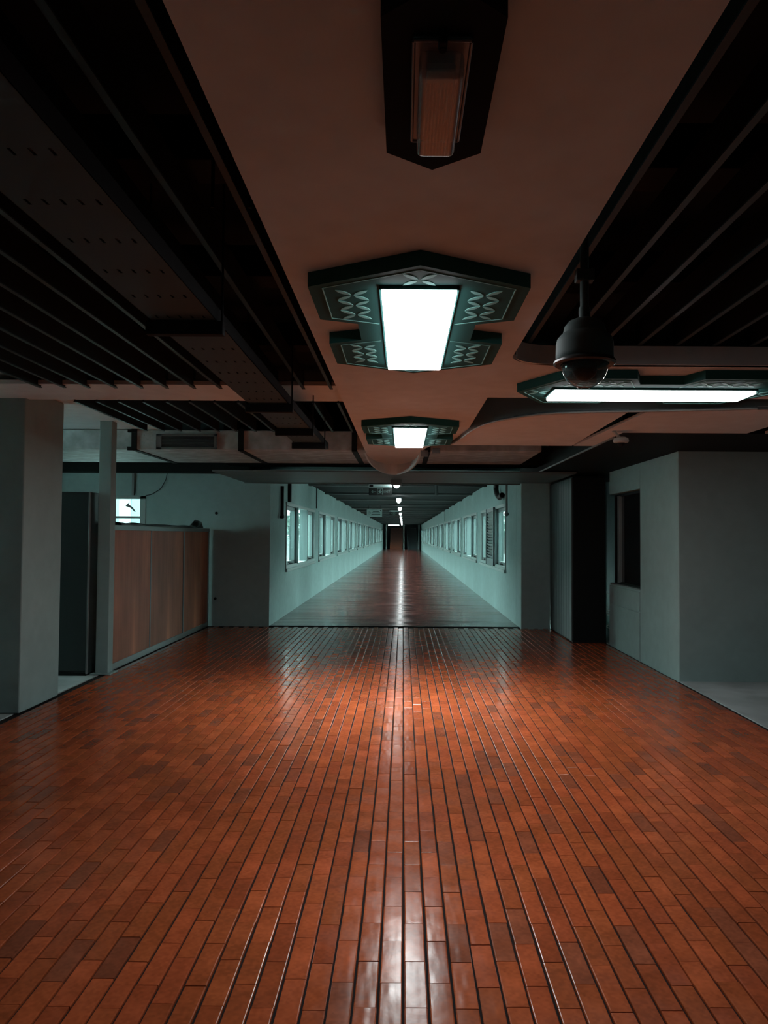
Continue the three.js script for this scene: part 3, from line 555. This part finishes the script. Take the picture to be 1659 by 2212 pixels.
function exitSign(label, x, y, z, w) {
  const t = thing('exit_sign', label, 'sign', [x, y, z], 'hanging exit signs'), h = w * 0.32;
  mesh('plate', bx(-w / 2, w / 2, 0, h, -0.006, 0.006), M.black, t);
  const f = mesh('legend', face(w * 0.98, h * 0.98), M.exitPrint ??= std(L(1, 1, 1), 0.6, { map: exitTex }), t); f.position.set(0, h / 2, 0.0075); f.userData.label = 'arrow, running figure and EXIT lettering';
  const c = mesh('casing', bx(-w / 2, w / 2, h + 0.005, h + 0.005 + w * 0.15, -0.03, 0.03, 0.006), M.whitePaint, t);
  mesh('lamp_strip', bx(-w * 0.28, w * 0.48, h + 0.005 + w * 0.02, h + 0.005 + w * 0.08, 0.028, 0.033, 0.001), M.wall, c); mesh('battery_cover', bx(-w * 0.48, -w * 0.31, h + 0.005 + w * 0.02, h + 0.005 + w * 0.12, 0.028, 0.033, 0.001), M.black, c);
  for (const s of [-1, 1]) mesh('suspension', rod([s * w * 0.4, h + w * 0.1, 0], [s * w * 0.4, 2.6 - y, 0], 0.006), M.darkSteel, t);
}
exitSign('hanging exit sign with arrow and running figure nearer the hall', -0.47, 2.265, -15.0, 0.47);
exitSign('smaller looking far exit sign hanging beyond the white notice board', -0.38, 2.30, -30.5, 0.38);
{
  const t = thing('notice_board', 'white notice board with dark text lines hanging in the corridor', 'sign', [-1.12, 2.17, -28.6]);
  mesh('board', bx(-0.295, 0.295, 0, 0.29, -0.01, 0.008, 0.003), M.whitePaint, t);
  const f = mesh('print', face(0.585, 0.28), std(L(1, 1, 1), 0.6, { map: noticeTex }), t); f.position.set(0, 0.145, 0.0095);
  for (const s of [-1, 1]) mesh('suspension', rod([s * 0.22, 0.28, 0], [s * 0.22, 0.43, 0], 0.006), M.darkSteel, t);
}
one('hanging_pipe', 'short pale pipe hanging from the corridor ceiling', 'pipe', rod([0.72, 2.34, -16.2], [0.72, 2.6, -16.2], 0.035, 12), M.beamGrey);
one('drain_pipe', 'dark hooked pipe on the corridor wall beside the first plain window', 'pipe', tube([[-2.09, 2.29, -12.75], [-2.09, 1.95, -12.75], [-2.09, 1.80, -12.75], [-2.07, 1.76, -12.70], [-2.07, 1.755, -12.55]], 0.03, 24, 10), M.darkSteel);
one('wall_conduit', 'dark square conduit above the first plain window of the corridor', 'conduit', bx(-2.13, -2.08, 2.06, 2.6, -13.75, -13.62, 0.004), M.darkSteel);
one('black_hose', 'thick black hose looping down above the louvred window', 'hose', tube([[1.79, 2.59, -14.2], [1.78, 2.36, -14.25], [1.785, 2.24, -14.1], [1.79, 2.17, -13.8], [1.80, 2.20, -13.5]], 0.05, 24, 10), M.cable);
one('drain_pipe', 'grey vertical pipe with a round end beside the louvred window', 'pipe', [rod([1.81, 1.86, -13.0], [1.81, 2.55, -13.0], 0.022, 10), new THREE.SphereGeometry(0.042, 14, 10).translate(1.81, 1.84, -13.0)].map(planarUV), M.greyMetal);
for (const [x, z, l] of [[-2.12, -18.05, 'thin dark cable strip above the pier between first two plain windows'], [1.85, -33.0, 'thin dark cable strip above the far pier of the louvred wall']])
  one('cable_strip', l, 'cable', bx(x - 0.012, x + 0.012, 2.1, 2.6, z - 0.03, z + 0.03, 0.003), M.cable);

// ------------------------------------------------------------------ far end of the corridor: stairs
struct('wall_corridor_end', 'dark wall closing the corridor behind the stairs', [bx(-2.6, 2.3, -0.1, 5.6, -84.2, -84), bx(-2.6, LW, -0.1, 5.6, -84, -79), bx(RW, 2.3, -0.1, 5.6, -84, -79), bx(-2.6, LW, 2.6, 5.6, -79, -77.9), bx(RW, 2.3, 2.6, 5.6, -79, -77.9), bx(-2.6, 2.3, 5.6, 5.7, -84.2, -77.9), bx(LW, RW, 2.6, 5.6, -78.0, -77.9)], M.wall);
struct('floor_landing', 'floor slab under the far stairs', bx(-2.4, 2.1, -0.1, -0.004, -84, -79), M.concrete);
{
  const t = thing('brick_stairs', 'dark red brick stairs rising at the far end of the corridor', 'stairs', [-0.72, 0, -78.0]);
  for (let i = 0; i < 14; i++) mesh('step', bx(-0.68, 0.66, 0, 0.165 * (i + 1), -0.3 * i - 0.3, -0.3 * i, 0.006), M.stairRed ??= phy(L(0.45, 0.10, 0.035), 0.4, { map: brickTex }), t);
  const t2 = thing('escalator', 'dark metal escalator steps beside the brick stairs', 'stairs', [0.97, 0, -78.0]);
  for (let i = 0; i < 14; i++) mesh('step', bx(-0.45, 0.45, 0, 0.165 * (i + 1), -0.3 * i - 0.3, -0.3 * i, 0.006), M.stairDark ??= std(L(0.055, 0.085, 0.09), 0.4), t2);
  for (const s of [-1, 1]) { const g = bx(-0.03, 0.03, 0, 0.95, -4.2, 0.35); const p = g.attributes.position; for (let i = 0; i < p.count; i++) p.setY(i, p.getY(i) + Math.max(0, -p.getZ(i)) * 0.55); g.computeVertexNormals(); const b = mesh('balustrade', g, M.alu, t2); b.position.x = s * 0.5; }
  for (const [x, l] of [[0.06, 'slim pale post between the brick stairs and escalator'], [1.62, 'pale post at the outer side of the escalator'], [-1.78, 'slim pale post at the outer side of the brick stairs']])
    one('end_post', l, 'post', [bx(x - 0.055, x + 0.055, 0, 2.6, -77.75, -77.62, 0.006), bx(x - 0.09, x + 0.09, 0, 0.03, -77.8, -77.58, 0.004)], M.whitePaint, 'posts at the corridor end');
  const l = thing('tube_lamp', 'lit horizontal tube lamp above the brick stairs', 'lamp', [-0.98, 2.50, -75.5]);
  const g = rod([-0.56, 0, 0], [0.56, 0, 0], 0.05, 12); mesh('tube', g, M.lampOn, l); mesh('batten', bx(-0.6, 0.6, 0.045, 0.1, -0.03, 0.03, 0.004), M.greyMetal, l);
  const p = new THREE.PointLight(L(0.95, 1, 1), 1.8); p.name = 'tube_light'; p.position.y = -0.0; p.castShadow = true; l.add(p);
}

// ------------------------------------------------------------------ outside
struct('ground', 'pale paved ground outside the corridor windows', [bx(-60, LW - 0.21, -0.5, -0.3, -170, -12.3), bx(RW + 0.21, 60, -0.5, -0.3, -170, -12.3)], std(L(0.30, 0.36, 0.35), 0.9, { map: concTex }));
function facade(label, x, dir, z0, z1, h) {
  const t = thing('outside_building', label, 'building', [x, -0.3, (z0 + z1) / 2]), hl = (z1 - z0) / 2, m = M.facade ??= std(L(0.42, 0.52, 0.51), 0.8, { map: concTex });
  mesh('wall', bx(0, dir * 6, 0, h, -hl, hl), m, t);
  mesh('parapet', bx(-dir * 0.15, 0, h - 0.5, h + 0.3, -hl, hl), M.facadeBand ??= std(L(0.68, 0.78, 0.77), 0.8), t);
  mesh('ledge', bx(-dir * 0.3, 0, 1.4, 1.75, -hl, hl), M.facadeBand, t);
  for (let z = -hl + 2; z < hl - 2; z += 4) mesh('window', bx(-dir * 0.02, dir * 0.02, 2.3, Math.min(3.7, h - 0.7), z, z + 2.2), M.facadeGlass ??= phy(L(0.10, 0.17, 0.17), 0.1), t);
}
facade('pale low building seen through the windows facing the louvred shutter', -15, -1, -165, -16, 4.4);
facade('pale low building seen through the windows on the louvred side', 15, 1, -165, -16, 4.4);
function tree(label, x, z, h) {
  const t = thing('outside_tree', label, 'tree', [x, -0.3, z]);
  mesh('trunk', rod([0, 0, 0], [0.1, h * 0.6, 0.1], 0.14, 8), M.bark ??= std(L(0.08, 0.07, 0.06), 0.9), t);
  const gs = [];
  for (let i = 0; i < 420; i++) { const a = rnd() * 6.283, u = Math.acos(rr(-1, 1)), r = Math.cbrt(rnd()), g = new THREE.PlaneGeometry(0.34, 0.16); g.rotateX(rr(0, 6.28)); g.rotateY(rr(0, 6.28)); g.translate(1.5 * r * Math.sin(u) * Math.cos(a), h * 0.72 + 1.2 * r * Math.cos(u), 1.5 * r * Math.sin(u) * Math.sin(a)); gs.push(g); }
  const f = mesh('foliage', gs, M.leaf ??= std(L(0.07, 0.15, 0.12), 0.8, { side: THREE.DoubleSide }), t); f.userData.kind = 'stuff';
}
tree('leafy tree outside the first plain corridor window', -9.5, -66, 3.6);
tree('leafy tree outside the louvred corridor window', 10, -74, 3.8);

renderer.render(scene, camera);
